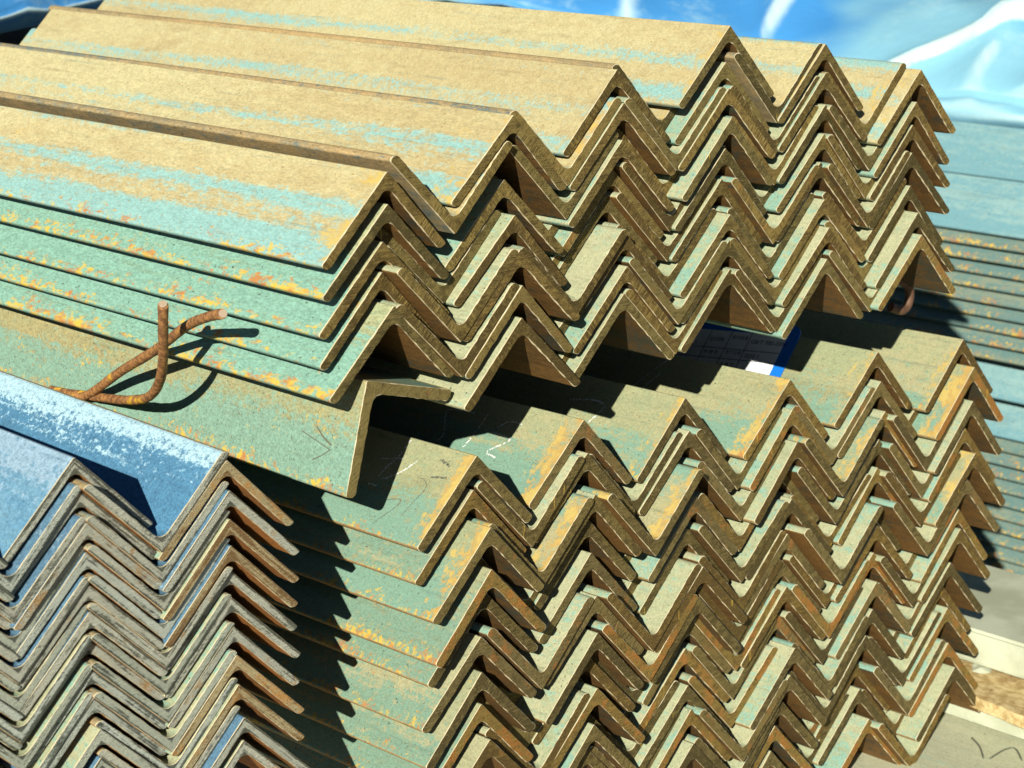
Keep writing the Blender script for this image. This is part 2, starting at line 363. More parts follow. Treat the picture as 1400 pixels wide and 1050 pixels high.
UP_B = {0: {1: (4, 0, 0), 3: (2, 0, 0), 5: (3, 0, 0), 7: (0, 0, 0), 9: (2, 0, 0), 11: (0, 0, 0), 13: (3, 0, 0)}, 1: {1: (8.3, -0.7, 1.3), 3: (5.2, -0.2, 0.2), 5: (-0.2, 0.1, 0.1), 7: (1.3, -0.2, -0.2), 9: (0.7, -0.8, -1.1), 11: (0.9, -0.2, -0.2), 13: (5.7, -0.0, 0.4), 15: (4.1, -0.1, 0.2), 17: (3.0, 0.3, 0.6), 19: (-3.6, 0.4, 0.2), 21: (-2, 0, 0)}, 2: {3: (-1.1, -1.1, -0.7), 5: (-3.4, -0.7, -1.6), 7: (-2.4, -0.8, -1.8), 9: (-1.4, -0.3, -0.7), 11: (2.5, 0.5, 1.0), 13: (1.5, 0.7, 1.3), 15: (-0.1, 0.5, 0.7), 17: (-2.9, 0.7, 0.8), 19: (-4.0, 0.2, -0.1), 21: (-10.7, -0.6, -1.9), 23: (-8, 0, 0)}}
# trough-up bars: gap column -> row -> (y, dx, dz) in mm
VE_U = {1: {2: (0, 0, 5), 6: (-1, 0, 2), 8: (0, 0, 1), 10: (0, 0, 0)}, 2: {0: (6, 0, 1), 2: (2, 0, 0), 4: (12, 0, 0), 6: (5, 0, 0), 8: (-3, 0, 0), 10: (16, 0, 0), 12: (14, 0, 0)}, 3: {-2: (6, 0, 0), 0: (4, 0, 0), 2: (6, 0, 0), 4: (9, 0, 0), 6: (8, 0, 0), 8: (2, 0, 0), 10: (6, 0, 0), 12: (4, 0, 0)}, 4: {-2: (9, 0, 2), 0: (8, 0, 0), 2: (4, 0, 0), 4: (3, 0, 0), 6: (6, 0, 0), 8: (-2, 0, 0), 10: (2, 0, 0), 12: (6, 0, 0)}, 5: {0: (4, 0, 2), 2: (4, 0, 0), 4: (4, 0, 0), 6: (0, 0, 0), 8: (6, 0, 0), 10: (2, 0, 0), 12: (8, 0, 0)}}
VE_W = {1: {2: (4, 0, 4), 4: (-6, 0, 0), 6: (14, 0, 0), 8: (2, 0, 0), 10: (-8, 0, 0), 12: (24, 0, 0), 14: (8, 0, 0), 16: (4, 0, 0)}, 2: {2: (8, 0, 0), 4: (-10, 0, 0), 6: (16, 0, 0), 8: (8, 0, 0), 10: (-10, 0, 0), 12: (14, 0, 0), 14: (2, 0, 0), 16: (-4, 0, 0), 18: (10, 0, 0), 20: (2, 0, 0)}, 3: {2: (6, 0, 0), 4: (-2, 0, 0), 6: (12, 0, 0), 8: (5, 0, 0), 10: (2, 0, 0), 12: (-3, 0, 0), 14: (6, 0, 0), 16: (0, 0, 0), 18: (8, 0, 0), 20: (10, 0, 0), 22: (4, 0, 0)}, 4: {2: (4, 0, 0), 4: (-6, 0, 0), 6: (12, 0, 0), 8: (4, 0, 0), 10: (-9, 0, 0), 12: (10, 0, 0), 14: (4, 0, 0), 16: (0, 0, 0), 18: (5, 0, 0), 20: (3, 0, 0), 22: (8, 0, 0), 24: (12, 0, 0)}, 5: {2: (8, 0, 0), 4: (-1, 0, 0), 6: (-2, 0, 0), 8: (8, 0, 0), 10: (2, 0, 0), 12: (4, 0, 0), 14: (8, 0, 0), 16: (6, 0, 0), 18: (10, 0, 0), 20: (4, 0, 0), 22: (6, 0, 0), 24: (2, 0, 0), 26: (6, 0, 0)}}
VE_B = {0: {2: (2, 0, 0), 4: (0, 0, 0), 6: (2, 0, 0), 8: (0, 0, 0), 10: (2, 0, 0), 12: (1, 0, 0), 14: (1, 0, 0), 16: (1, 0, 0)}, 1: {2: (-2, 0, 1), 4: (-1, 0, 0), 6: (-1, 0, 0), 8: (0, 0, 0), 10: (0, 0, 0), 12: (1, 0, 0), 14: (0, 0, 0), 16: (-2, 0, 0), 18: (-2, 0, 0), 20: (-3, 0, 0)}}
LEN_U = {1: 1.75, 2: 1.70, 3: 0.775, 4: 0.83, 5: 0.84, 6: 0.85}  # first two columns lengthened out of view to shade the gap under the tarp

PROT = {s: [bar_mesh("angle_bar", d.get('leg', LEG), d['t'], d['rf'], d['ri'], d['ro'], 1.0, 11 * i + len(s) + ord(s), 0.00060 if s != 'B' else 0.00026) for i in range(6)] for s, d in STK.items()}

NICK = {'U': "upper stack", 'W': "lower stack", 'B': "left stack"}
GROUP = {'U': "angle bars of the upper stack", 'W': "angle bars of the lower stack", 'B': "angle bars of the grey left stack"}
PLACED = {}

def look(s, yo):
    a = {'U': "rusty", 'W': "rust-stained", 'B': "grey"}[s]
    if yo < -5.5: return "protruding " + a
    if yo > 8.5: return "recessed " + a
    return a

def place(s, local, trough, mats, label, rnd, length, rollmax=0.006):
    d = STK[s]
    me = rnd.choice(PROT[s])
    o = bpy.data.objects.new("angle_bar", me)
    COL.objects.link(o)
    R = Matrix.Rotation(math.pi if trough else 0.0, 4, 'Y')
    w = Matrix.Rotation(rnd.uniform(-rollmax, rollmax), 4, 'Y') @ Matrix.Rotation(rnd.uniform(-.0025, .0025), 4, 'Z')
    Sc = Matrix.Diagonal((1, length, 1, 1))
    # keep the cut end true: stretch only the far end by scaling along the bar
    o.matrix_world = d['m'] @ Matrix.Translation(Vector(local)) @ w @ R @ Sc
    setmats(o, *mats)
    tag(o, label, "angle bar", GROUP[s])
    return o

STANDOUT = {('W', 1, 2), ('W', 1, 4), ('W', 2, 4), ('W', 4, 4), ('W', 2, 10), ('W', 1, 10), ('W', 4, 10), ('W', 1, 12), ('W', 3, 18), ('U', 1, 2), ('U', 2, 0), ('U', 5, 0), ('U', 2, 8)}
for s, ups, ves in (('U', UP_U, VE_U), ('W', UP_W, VE_W), ('B', UP_B, VE_B)):
    d = STK[s]
    rnd = random.Random(ord(s))
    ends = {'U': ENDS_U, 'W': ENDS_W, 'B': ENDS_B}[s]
    for c in sorted(ups):
        for k, r in enumerate(sorted(ups[c])):
            yo, dx, dz = ups[c][r]
            loc = ((c - 1) * d['PX'] + dx / 1000, yo / 1000, -(r - 1) * d['PZ'] + dz / 1000)
            first = (k == 0)
            if s == 'U':
                side = (M['dusty_fleck'] if c == 1 else M['dusty']) if first else (M['teal_u'] if c == 1 else M['strip'])
                inner = M['inner_rust']
                L = LEN_U[c] + rnd.uniform(-.01, .01) * (not first)
            elif s == 'W':
                side = M['teal_w_rust'] if first or (r == 5 and c in (1,)) or (r == 3 and c == 6) or (r == 9 and c == 6) else (M['teal_w'] if c == 1 else M['strip'])
                inner = M['inner_rust']
                L = 0.85 + rnd.uniform(-.01, .01)
            else:
                side = M['blue_pale'] if first and c < 2 else (M['blue'] if (k < 5 and c < 2) or rnd.random() < .25 else M['strip'])
                inner = M['inner_orange']
                L = 0.85 + rnd.uniform(-.01, .01)
            nm = ORDC[c] if s != 'B' else ["left-edge", "middle", "right"][c]
            lab = "%s ridge-up angle bar, %s in the %s ridge column of the %s" % (look(s, yo), ORD[k + 1] + ("" if k == 0 else " down"), nm, NICK[s])
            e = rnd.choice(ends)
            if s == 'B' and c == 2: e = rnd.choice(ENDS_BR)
            if s == 'W' and c == 6: e = ends[2] if rnd.random() < .7 else ends[1]
            o = place(s, loc, False, (side, e, inner, M['toe_w'] if s == 'W' else (M['toe_b'] if s == 'B' else side)), lab, rnd, L)
            PLACED[(s, c, r)] = o
    for c in sorted(ves):
        for k, r in enumerate(sorted(ves[c])):
            yo, dx, dz = ves[c][r]
            if s != 'B' and (s, c, r) not in STANDOUT and c + 1 in ups:
                ab = ups[c + 1].get(r - 1); be = ups[c + 1].get(r + 1)
                hv = random.Random(c * 97 + r * 13 + ord(s)).random()
                if ab and be:
                    hi, lo = max(ab[0], be[0]), min(ab[0], be[0])
                    yo = (hi + 3.0 if hv < .42 else (lo + .5 if hv < .62 else .5 * (hi + lo))) if hv < .80 else hi + 14
                elif ab: yo = ab[0] + 1.5
                elif be: yo = be[0] + 1.0
            loc = ((c - 0.5) * d['PX'] + dx / 1000, yo / 1000, -r * d['PZ'] - d['PX'] / 2 + dz / 1000)
            if s == 'U':
                inner = M['dusty'] if k == 0 else M['strip']; side = M['lip'] if k == 0 else M['inner_rust']
                L = LEN_U[c] if c != 2 else LEN_U[3] + .03
                names = "columns %s and %s" % (ORDC[c].replace("first", "one").replace("second", "two").replace("third", "three").replace("fourth", "four").replace("fifth", "five"), ["", "two", "three", "four", "five", "six"][c])
            elif s == 'W':
                inner = M['teal_w_rust'] if (c, r) in ((1, 4), (2, 4), (4, 4)) else M['strip']; side = M['inner_rust']
                L = 0.85
                names = "columns %s and %s" % (["", "one", "two", "three", "four", "five"][c], ["", "two", "three", "four", "five", "six"][c])
            else:
                inner = M['blue_top'] if k == 0 and c == 1 else (M['blue'] if k < 4 else M['strip']); side = M['inner_orange']
                L = 0.85
                names = ["left-edge and middle ridges", "middle and right ridges"][c]
            lab = "%s upturned angle bar, %s between %s, %s" % (look(s, yo), ORD[k + 1] + ("" if k == 0 else " down"), names, NICK[s])
            toe = M['lip'] if k == 0 and s == 'U' else (inner if s != 'B' else M['toe_b'])
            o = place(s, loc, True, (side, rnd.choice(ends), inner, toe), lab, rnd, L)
            PLACED[(s, c + .5, r)] = o

# ---------------------------------------------------------------- turned bar under the upper stack
gm = bar_mesh("support_angle_bar", 0.081, 0.0086, 0.007, 0.004, 0.002, 0.88, 77, 0.0007)
g = bpy.data.objects.new("support_angle_bar", gm)
COL.objects.link(g)
g.matrix_world = STK['U']['m'] @ Matrix.Translation((-0.0208, 0.0027, -0.1672)) @ Matrix.Rotation(-0.53, 4, 'Y')
setmats(g, M['big'], ENDS_U[1], M['inner_rust'])
tag(g, "weathered green angle bar turned on its side under the upper stack's left edge", "angle bar")

# ---------------------------------------------------------------- helpers for small meshes
def mesh_obj(name, verts, faces, mat, parent=None, smooth=False):
    me = bpy.data.meshes.new(name)
    me.from_pydata(verts, [], faces)
    me.update()
    bm = bmesh.new(); bm.from_mesh(me)
    bmesh.ops.recalc_face_normals(bm, faces=bm.faces)
    bm.to_mesh(me); bm.free()
    if smooth: me.polygons.foreach_set("use_smooth", [True] * len(me.polygons))
    o = bpy.data.objects.new(name, me)
    COL.objects.link(o)
    if mat: me.materials.append(mat)
    if parent: o.parent = parent
    return o

def tube(name, pts, r, mat, segs=12, parent=None, sub=8, wob=0.0):
    P = [Vector(p) for p in pts]
    C = []
    for i in range(len(P) - 1):
        p0, p1, p2, p3 = P[max(i - 1, 0)], P[i], P[i + 1], P[min(i + 2, len(P) - 1)]
        for k in range(sub):
            u = k / sub
            C.append(0.5 * ((2 * p1) + (p2 - p0) * u + (2 * p0 - 5 * p1 + 4 * p2 - p3) * u * u + (3 * p1 - p0 - 3 * p2 + p3) * u ** 3))
    C.append(P[-1])
    V, F = [], []
    N = None
    for i, c in enumerate(C):
        T = (C[min(i + 1, len(C) - 1)] - C[max(i - 1, 0)]).normalized()
        if N is None: N = T.orthogonal().normalized()
        N = (N - T * N.dot(T)).normalized()
        Bn = T.cross(N)
        rr = r * (1 + wob * noise.noise(c * 160))
        for k in range(segs):
            an = 2 * math.pi * k / segs
            V.append(c + (N * math.cos(an) + Bn * math.sin(an)) * rr)
    n = len(C)
    for i in range(n - 1):
        for k in range(segs):
            F.append((i * segs + k, i * segs + (k + 1) % segs, (i + 1) * segs + (k + 1) % segs, (i + 1) * segs + k))
    F.append(tuple(range(segs))); F.append(tuple(range((n - 1) * segs, n * segs)))
    o = mesh_obj(name, V, F, mat, parent, True)
    for p in o.data.polygons:
        if len(p.vertices) > 4: p.use_smooth = False
    return o

# ---------------------------------------------------------------- bent tie wires
t = NT("rusty_wire")
t.coords()
w1 = t.noise((1, 1, 1), 220, 5, 0.7); w2 = t.noise((1, 1, 1), 60, 4)
c = t.mix(t.ramp(w1, 0.4, 0.62), (0.16, 0.075, 0.03), (0.40, 0.19, 0.06))
c = t.mix(t.ramp(w2, 0.56, 0.64), c, (0.58, 0.33, 0.03))
M['wire'] = t.done(c, 0.7, 0.0, w1, 0.6, 0.0008)
t = NT("fresh_cut_wire_tip")
M['wiretip'] = t.done((0.50, 0.38, 0.25), 0.45, 0.3)
t = NT("dark_rusty_wire")
t.coords()
w1 = t.noise((1, 1, 1), 200, 4)
M['wiredark'] = t.done(t.mix(w1, (0.05, 0.03, 0.02), (0.16, 0.08, 0.04)), 0.6)

UM = STK['U']['m']
WA = [(-0.0455, 0.3671, -0.2382), (-0.0459, 0.3361, -0.2358), (-0.0487, 0.3083, -0.2306), (-0.058, 0.2459, -0.1988), (-0.0705, 0.1774, -0.1674), (-0.0819, 0.1231, -0.1398), (-0.0926, 0.0839, -0.1255), (-0.0988, 0.0566, -0.1176)]
WB = [(-0.046, 0.3393, -0.2358), (-0.046, 0.3106, -0.2321), (-0.0508, 0.2741, -0.2266), (-0.0607, 0.2287, -0.2171), (-0.0719, 0.1883, -0.2045), (-0.0835, 0.1569, -0.1856), (-0.0978, 0.1298, -0.1613), (-0.1084, 0.1127, -0.1385), (-0.1169, 0.0987, -0.1156)]
for pts, lab in ((WA, "rusty tie wire end slanting up to the right beside the grey left stack"), (WB, "rusty tie wire end bent straight up beside the grey left stack")):
    e = bpy.data.objects.new("tie_wire", None)
    COL.objects.link(e)
    q = [UM @ Vector(p) for p in pts]
    e.location = q[0]
    tag(e, lab, "wire", "twisted tie wire ends")
    wd = tube("wire_strand", [p - q[0] for p in q], 0.0036, M['wire'], 12, e, 8, 0.10)
    dr = (q[-1] - q[-2]).normalized()
    tube("cut_tip", [q[-1] - q[0] - dr * 0.0002, q[-1] - q[0] + dr * 0.0016], 0.0029, M['wiretip'], 10, e, 2)

# ---------------------------------------------------------------- chalk and pencil marks on the lower stack's top faces (parts of their bars)
t = NT("chalk")
t.coords()
M['chalk'] = t.done(t.mix(t.noise((1, 1, 1), 900, 2), (0.45, 0.46, 0.42), (0.82, 0.83, 0.78)), 0.9)
M['pencil'] = NT("graphite_marks").done((0.12, 0.13, 0.09), 0.6)

def strokes(name, bar, lines, width, mat, rnd, gap=0.35, lift=0.00025):
    """thin broken strokes on the left outer face of a bar; points are (distance down the leg, distance from the cut end)"""
    V, F = [], []
    for ln in lines:
        P = [Vector(p) for p in ln]
        C = []
        for i in range(len(P) - 1):
            p0, p1, p2, p3 = P[max(i - 1, 0)], P[i], P[i + 1], P[min(i + 2, len(P) - 1)]
            n = max(4, int((p2 - p1).length / 0.0011))
            for k in range(n):
                u = k / n
                C.append(0.5 * ((2 * p1) + (p2 - p0) * u + (2 * p0 - 5 * p1 + 4 * p2 - p3) * u * u + (3 * p1 - p0 - 3 * p2 + p3) * u ** 3))
        C.append(P[-1])
        for i in range(len(C) - 1):
            if rnd.random() < gap: continue
            a, b = C[i], C[i + 1]
            dv = (b - a)
            if dv.length < 1e-6: continue
            nn = Vector((-dv.y, dv.x)).normalized() * width * rnd.uniform(.3, .8)
            base = len(V)
            j = Vector((rnd.gauss(0, width * .25), rnd.gauss(0, width * .25)))
            for q in (a - nn + j, a + nn + j, b + nn + j, b - nn + j):
                u = min(max(q.x, 0.001), LEG - 0.002) / math.sqrt(2)
                o_ = lift / math.sqrt(2)
                V.append((-u - o_, q.y, -u + o_))
            F.append((base, base + 1, base + 2, base + 3))
    # bars are scaled along their length, so undo that for the marks
    sy = bar.matrix_world.to_scale().y
    y0 = (STK['W']['m'].inverted() @ bar.matrix_world.translation).y
    V = [(x, (y - y0) / sy, z) for x, y, z in V]
    return mesh_obj(name, V, F, mat, bar)

gl = Vector((-1, -1)).normalized()
def g_strokes(lines, width):
    V, F = [], []
    for ln in lines:
        for (u0, y0), (u1, y1) in zip(ln, ln[1:]):
            d2 = Vector((u1 - u0, y1 - y0)); nn = Vector((-d2.y, d2.x)).normalized() * width
            b = len(V)
            for u, y in ((u0 - nn.x, y0 - nn.y), (u0 + nn.x, y0 + nn.y), (u1 + nn.x, y1 + nn.y), (u1 - nn.x, y1 - nn.y)):
                V.append((-u / 1.41421 - .0002, y - .0027, -u / 1.41421 + .0002))
            F.append((b, b + 1, b + 2, b + 3))
    return mesh_obj("scratch_mark", V, F, M['pencil'], g)
g_strokes([[(0.04, 0.0449), (0.0451, 0.037), (0.0496, 0.0261)]], .0007)
g_strokes([[(0.0461, 0.0596), (0.0491, 0.044), (0.0528, 0.0268)]], .0004)
g_strokes([[(0.063, 0.0433), (0.0586, 0.0348), (0.0528, 0.0268)]], .0004)
CH = {1: [[(0.0023, 0.0665), (0.0163, 0.0673), (0.028, 0.0724), (0.0375, 0.0736)], [(0.0388, 0.0709), (0.0305, 0.0584), (0.0169, 0.0478)], [(0.0443, 0.0802), (0.0446, 0.071)], [(0.0227, 0.0832), (0.0184, 0.0625)]],
 2: [[(0.0481, 0.107), (0.0334, 0.1041), (0.0149, 0.1033)], [(0.0489, 0.1374), (0.0424, 0.134), (0.0235, 0.1452), (0.0194, 0.1399), (0.0177, 0.116)], [(0.0245, 0.0864), (0.0176, 0.0777), (0.0168, 0.0648)], [(0.0299, 0.0888), (0.0319, 0.0672), (0.0463, 0.0814), (0.0496, 0.0693)]],
 3: [[(0.026, 0.1247), (0.0211, 0.1017), (0.0246, 0.087), (0.0421, 0.0929)], [(0.0495, 0.1358), (0.0349, 0.1377)]],
 4: [[(0.0407, 0.1459), (0.0212, 0.1359)], [(0.0522, 0.1622), (0.03, 0.1513), (0.002, 0.1339)]]}
rs = random.Random(5)
for k in CH:
    strokes("chalk_mark", PLACED[('W', k, 1)], CH[k], 0.0011, M['chalk'], rs, 0.15)
strokes("pencil_mark", PLACED[('W', 1, 1)], [[(0.0727, 0.0521), (0.0536, 0.0399), (0.049, 0.042), (0.0524, 0.0527)], [(0.0607, 0.0303), (0.0508, 0.0288), (0.0352, 0.0249), (0.0292, 0.0319), (0.0294, 0.038)]], 0.0005, M['pencil'], rs, 0.05)
strokes("pencil_mark", PLACED[('W', 1, 1)], [[(0.026, 0.0267), (0.0236, 0.0117)], [(0.0108, 0.0277), (0.0144, 0.0157)]], 0.0013, M['pencil'], rs, 0.02)

# ---------------------------------------------------------------- blue-edged paper tag on the fifth ridge of the lower stack
t5 = bpy.data.objects.new("material_tag", None)
COL.objects.link(t5)
base = PLACED[('W', 5, 1)].matrix_world.normalized()
# local frame: X along the rows (towards the camera end), Y up the leg, Z out of the face
ang = 0.10
yv = Vector((1, 0, 1)).normalized()
xv = Vector((0, -1, 0))
zv = xv.cross(yv)
xr = (xv * math.cos(ang) + yv * math.sin(ang)); yr = zv.cross(xr)
org = Vector((-0.0185, 0.150 - 0.0088, -0.0185)) + zv * 0.0012
Lm = Matrix(((xr.x, yr.x, zv.x, org.x), (xr.y, yr.y, zv.y, org.y), (xr.z, yr.z, zv.z, org.z), (0, 0, 0, 1)))
t5.matrix_world = base @ Lm
tag(t5, "blue-edged white paper tag with printed table lying under the upper stack", "tag")
M['paper'] = NT("tag_paper").done((0.80, 0.82, 0.80), 0.5)
M['tagblue'] = NT("tag_blue_print").done((0.01, 0.16, 0.62), 0.4)
M['ink'] = NT("tag_ink").done((0.02, 0.025, 0.03), 0.5)
def rrect(x0, y0, x1, y1, r, n=6):
    out = []
    for cx, cy, a0 in ((x1 - r, y1 - r, 0), (x0 + r, y1 - r, 90), (x0 + r, y0 + r, 180), (x1 - r, y0 + r, 270)):
        for i in range(n + 1):
            an = math.radians(a0 + 90 * i / n)
            out.append((cx + r * math.cos(an), cy + r * math.sin(an)))
    return out
def plate(name, poly, z0, z1, mat, parent):
    n = len(poly)
    V = [(x, y, z0) for x, y in poly] + [(x, y, z1) for x, y in poly]
    F = [tuple(range(n)), tuple(range(n, 2 * n))] + [(i, (i + 1) % n, n + (i + 1) % n, n + i) for i in range(n)]
    return mesh_obj(name, V, F, mat, parent)
X0, X1, Y0, Y1 = -0.085, 0.060, -0.034, 0.030
plate("blue_card", rrect(X0, Y0, X1, Y1, 0.011), 0.0, 0.0006, M['tagblue'], t5)
plate("printed_panel", [(X0 + .008, Y0 + .003), (X1 - .012, Y0 + .003), (X1 - .012, Y1 - .012), (X0 + .008, Y1 - .012)], 0.0007, 0.0009, M['paper'], t5)
V, F = [], []
def bar2(x0, y0, x1, y1):
    b = len(V); V.extend([(x0, y0, .00105), (x1, y0, .00105), (x1, y1, .00105), (x0, y1, .00105)]); F.append((b, b + 1, b + 2, b + 3))
for yy in (-.0025 + .001, -.0125):
    bar2(X0 + .008, yy - .0003, X1 - .012, yy + .0003)
for xx in (-.035, -.012, .012 - .002):
    bar2(xx - .0003, Y0 + .003, xx + .0003, Y1 - .012)
mesh_obj("table_lines", V, F, M['ink'], t5)
def text(body, x, y, size, parent, name="printed_text"):
    cu = bpy.data.curves.new(name, 'FONT')
    cu.body = body; cu.size = size; cu.align_x = 'LEFT'
    to = bpy.data.objects.new(name + "_tmp", cu)
    COL.objects.link(to)
    bpy.context.view_layer.update()
    me = bpy.data.meshes.new_from_object(to.evaluated_get(bpy.context.evaluated_depsgraph_get()))
    bpy.data.objects.remove(to)
    me.materials.clear(); me.materials.append(M['ink'])
    o = bpy.data.objects.new(name, me)
    COL.objects.link(o); o.parent = parent
    o.location = (x, y, .0011)
    return o
text("GB/T 700-2006", .0125, .0065, .0062, t5)
text("2022-1", .0125, -.0090, .0058, t5)
text("\u6267\u884c\u6807\u51c6", -.0095, .0100, .0045, t5)
text("\u751f\u4ea7\u65e5\u671f", -.0095, -.0065, .0045, t5)
text("\u8d28 \u91cf \u5458", -.0095, -.0200, .0045, t5)
text("Q235B", -.033, .0065, .0055, t5)
text("\u70bc \u94a2 \u53f7", -.033, -.0080, .0045, t5)

# ---------------------------------------------------------------- curled tie-wire end under the upper stack's right side
pts = [(0.575, .05, -.200), (0.594, .045, -.187), (0.613, .035, -.1915), (0.6265, .03, -.1985), (0.631, .03, -.209), (0.627, .03, -.219), (0.617, .03, -.2205), (0.606, .032, -.216)]
q = [UM @ Vector(p) for p in pts]
lp = tube("tie_wire_loop", q, 0.0042, M['wiredark'], 10, None, 8, 0.05)
tag(lp, "dark curled tie wire loop hanging under the upper stack's right end", "wire")

# ---------------------------------------------------------------- ground and the pieces lying on it
t = NT("yard_ground")
t.coords()
a1 = t.noise((1, 1, 1), 6, 6); a2 = t.noise((1, 1, 1), 90, 5)
M['ground'] = t.done(t.mix(t.ramp(a1, .35, .65), (0.20, 0.18, 0.13), (0.32, 0.29, 0.21)), 0.95, 0, a2, 0.5, 0.004)
gd = mesh_obj("ground", [(-60, -60, -.47), (60, -60, -.47), (60, 60, -.47), (-60, 60, -.47)], [(0, 1, 2, 3)], M['ground'])
gd["kind"] = "structure"

def box(name, x0, x1, y0, y1, z0, z1, mat, rot=0.0, bev=0.002, jit=0.0, ny=1):
    bm = bmesh.new()
    bmesh.ops.create_cube(bm, size=1)
    bmesh.ops.scale(bm, vec=(x1 - x0, y1 - y0, z1 - z0), verts=bm.verts)
    if bev: bmesh.ops.bevel(bm, geom=bm.edges[:], offset=bev, segments=2, affect='EDGES')
    me = bpy.data.meshes.new(name); bm.to_mesh(me); bm.free()
    me.materials.append(mat)
    o = bpy.data.objects.new(name, me); COL.objects.link(o)
    o.location = ((x0 + x1) / 2, (y0 + y1) / 2, (z0 + z1) / 2)
    o.rotation_euler.z = rot
    return o

t = NT("pale_concrete")
t.coords()
a1 = t.noise((1, 1, 1), 14, 6); a2 = t.noise((1, 1, 1), 300, 3)
M['pale'] = t.done(t.mix(t.ramp(a1, .35, .65), (0.36, 0.38, 0.26), (0.50, 0.53, 0.38)), 0.9, 0, a2, 0.25, 0.001)
t = NT("chipboard")
t.coords()
a1 = t.noise((1, 0.8, 1), 110, 6, 0.75); a2 = t.noise((1, 1, 1), 22, 5, 0.7)
cc = t.mix(t.ramp(a1, .38, .62), (0.40, 0.27, 0.10), (0.66, 0.52, 0.25))
cc = t.mix(t.ramp(a2, .55, .72, 0, .6), cc, (0.34, 0.20, 0.07))
cc = t.mix(t.ramp(t.noise((1, 1, 1), 150, 2), .68, .73), cc, (0.14, 0.08, 0.04))
M['osb'] = t.done(cc, 0.9, 0, t.math('ADD', a1, a2), 0.7, 0.004)
M['plate'] = steel_side("grey_green_plate", (0.52, 0.53, 0.35), (0.46, 0.48, 0.31), (0.40, 0.50, 0.36), 0.0, 0.0, 0.0, k_s=0.0, contrast=0.15)

tag(box("concrete_beam", .690, .865, -.35, 1.1, -.355, -.320, M['pale'], 0, .003), "pale concrete beam lying along the yard, shadowed by the lower stack", "beam")
tag(box("concrete_strip", .640, .80, -.35, 1.1, -.3935, -.3745, M['pale'], 0.012, .003), "lower pale concrete strip beside the chipboard", "beam")
rc = random.Random(3)
pg = []
for (x0, y0), (x1, y1) in (((.598, -.45), (.775, -.45)), ((.775, -.45), (.800, .05)), ((.800, .05), (.640, .066)), ((.640, .066), (.598, -.45))):
    for k in range(26):
        f = k / 26
        pg.append((x0 + (x1 - x0) * f + rc.gauss(0, .0016) + .003 * math.sin(f * 17 + x0 * 30), y0 + (y1 - y0) * f + rc.gauss(0, .0016)))
ob = plate("chipboard_panel", pg, -.3730, -.3610, M['osb'], None)
tag(ob, "yellow chipboard offcut with torn edges lying right of the lower stack's foot", "board")
def chunk(x, y, z, r, lab):
    bm = bmesh.new(); bmesh.ops.create_icosphere(bm, subdivisions=2, radius=r)
    for v in bm.verts:
        v.co *= 1 + .45 * noise.noise(v.co * (1.1 / r) + Vector((x * 90, y * 90, 0)))
        v.co.z *= .6
    me = bpy.data.meshes.new("concrete_chunk"); bm.to_mesh(me); bm.free(); me.materials.append(M['pale'])
    o = bpy.data.objects.new("concrete_chunk", me); COL.objects.link(o); o.location = (x, y, z + r * .5)
    tag(o, lab, "rubble", "broken concrete by the lower stack")
chunk(.700, .035, -.3745, .016, "largest pale concrete lump at the chipboard's back edge")
chunk(.735, .075, -.3745, .010, "small pale concrete lump behind the chipboard's corner")
chunk(.672, .095, -.3745, .012, "pale concrete lump tight against the lower stack's foot")
chunk(.655, -.055, -.3610, .006, "tiny pale crumb lying on the yellow chipboard")
pl = tag(box("steel_plate", .28, .675, -.45, 1.0, -.412, -.400, M['plate'], 0.0, .002), "grey green steel plate with scribbled mark under the lower stack", "plate")
# scribble on the plate
pts = [(.070, -.01), (.082, -.04), (.094, -.06)], [(.105, -.035), (.125, -.045), (.122, -.075)]
for ln in ([(.150, -.283), (.138, -.300), (.118, -.318)], [(.122, -.322), (.150, -.320), (.158, -.326), (.140, -.345)]):
    tube("scribble_mark", [(x, y, .0062) for x, y in ln], 0.0010, M['pencil'], 6, pl, 5)

# ---------------------------------------------------------------- background stack of pale angle bars
KM = frame((1.25, 0, 0), (0, 0, 0))
kmesh = bar_mesh("background_angle_bar", LEG, 0.0060, .006, .003, .0025, 1.5, 401, 0.0003)
rk = random.Random(9)
def kbar(x, z, trough, mats, label, roll=0.0, y0=-0.05):
    o = bpy.data.objects.new("background_angle_bar", kmesh)
    COL.objects.link(o)
    o.matrix_world = Matrix.Translation((x, y0 + rk.uniform(-.01, .01), z)) @ Matrix.Rotation(math.pi if trough else roll, 4, 'Y')
    setmats(o, *mats)
    tag(o, label, "angle bar", "angle bars of the background stack")
KMAT = (M['backrow'], ENDS_W[0], M['inner_rust'])
KTOP = (M['backtop'], ENDS_W[0], M['inner_rust'])
kbar(1.25 + .116, .070, False, KTOP, "pale blue angle bar at the back of the background stack, touching the tarp")
kbar(1.25, .022, False, KTOP, "pale blue angle bar topping the front ridge of the background stack")
zs = []
z = .022
for i in range(9):
    z -= .0172 if i else .0165
    zs.append(z)
for i, z in enumerate(zs):
    kbar(1.25 + rk.uniform(-.0015, .0015), z, False, KMAT, "yellow-flecked pale strip of the background stack, %s below its wide top face" % ORD[i + 1].replace("top", "first"))
kbar(1.245, -.178, False, KTOP, "wide shadow-crossed angle bar heading the lower bundle of the background stack")
kbar(1.235, -.222, False, KTOP, "second wide angle bar in the lower bundle of the background stack")
z = -.222
for i in range(13):
    z -= .0172
    kbar(1.235 + rk.uniform(-.002, .002), z, False, KMAT, "shadowed strip, %s under the wide faces of the rear lower bundle" % ORD[i + 1].replace("top", "first"))

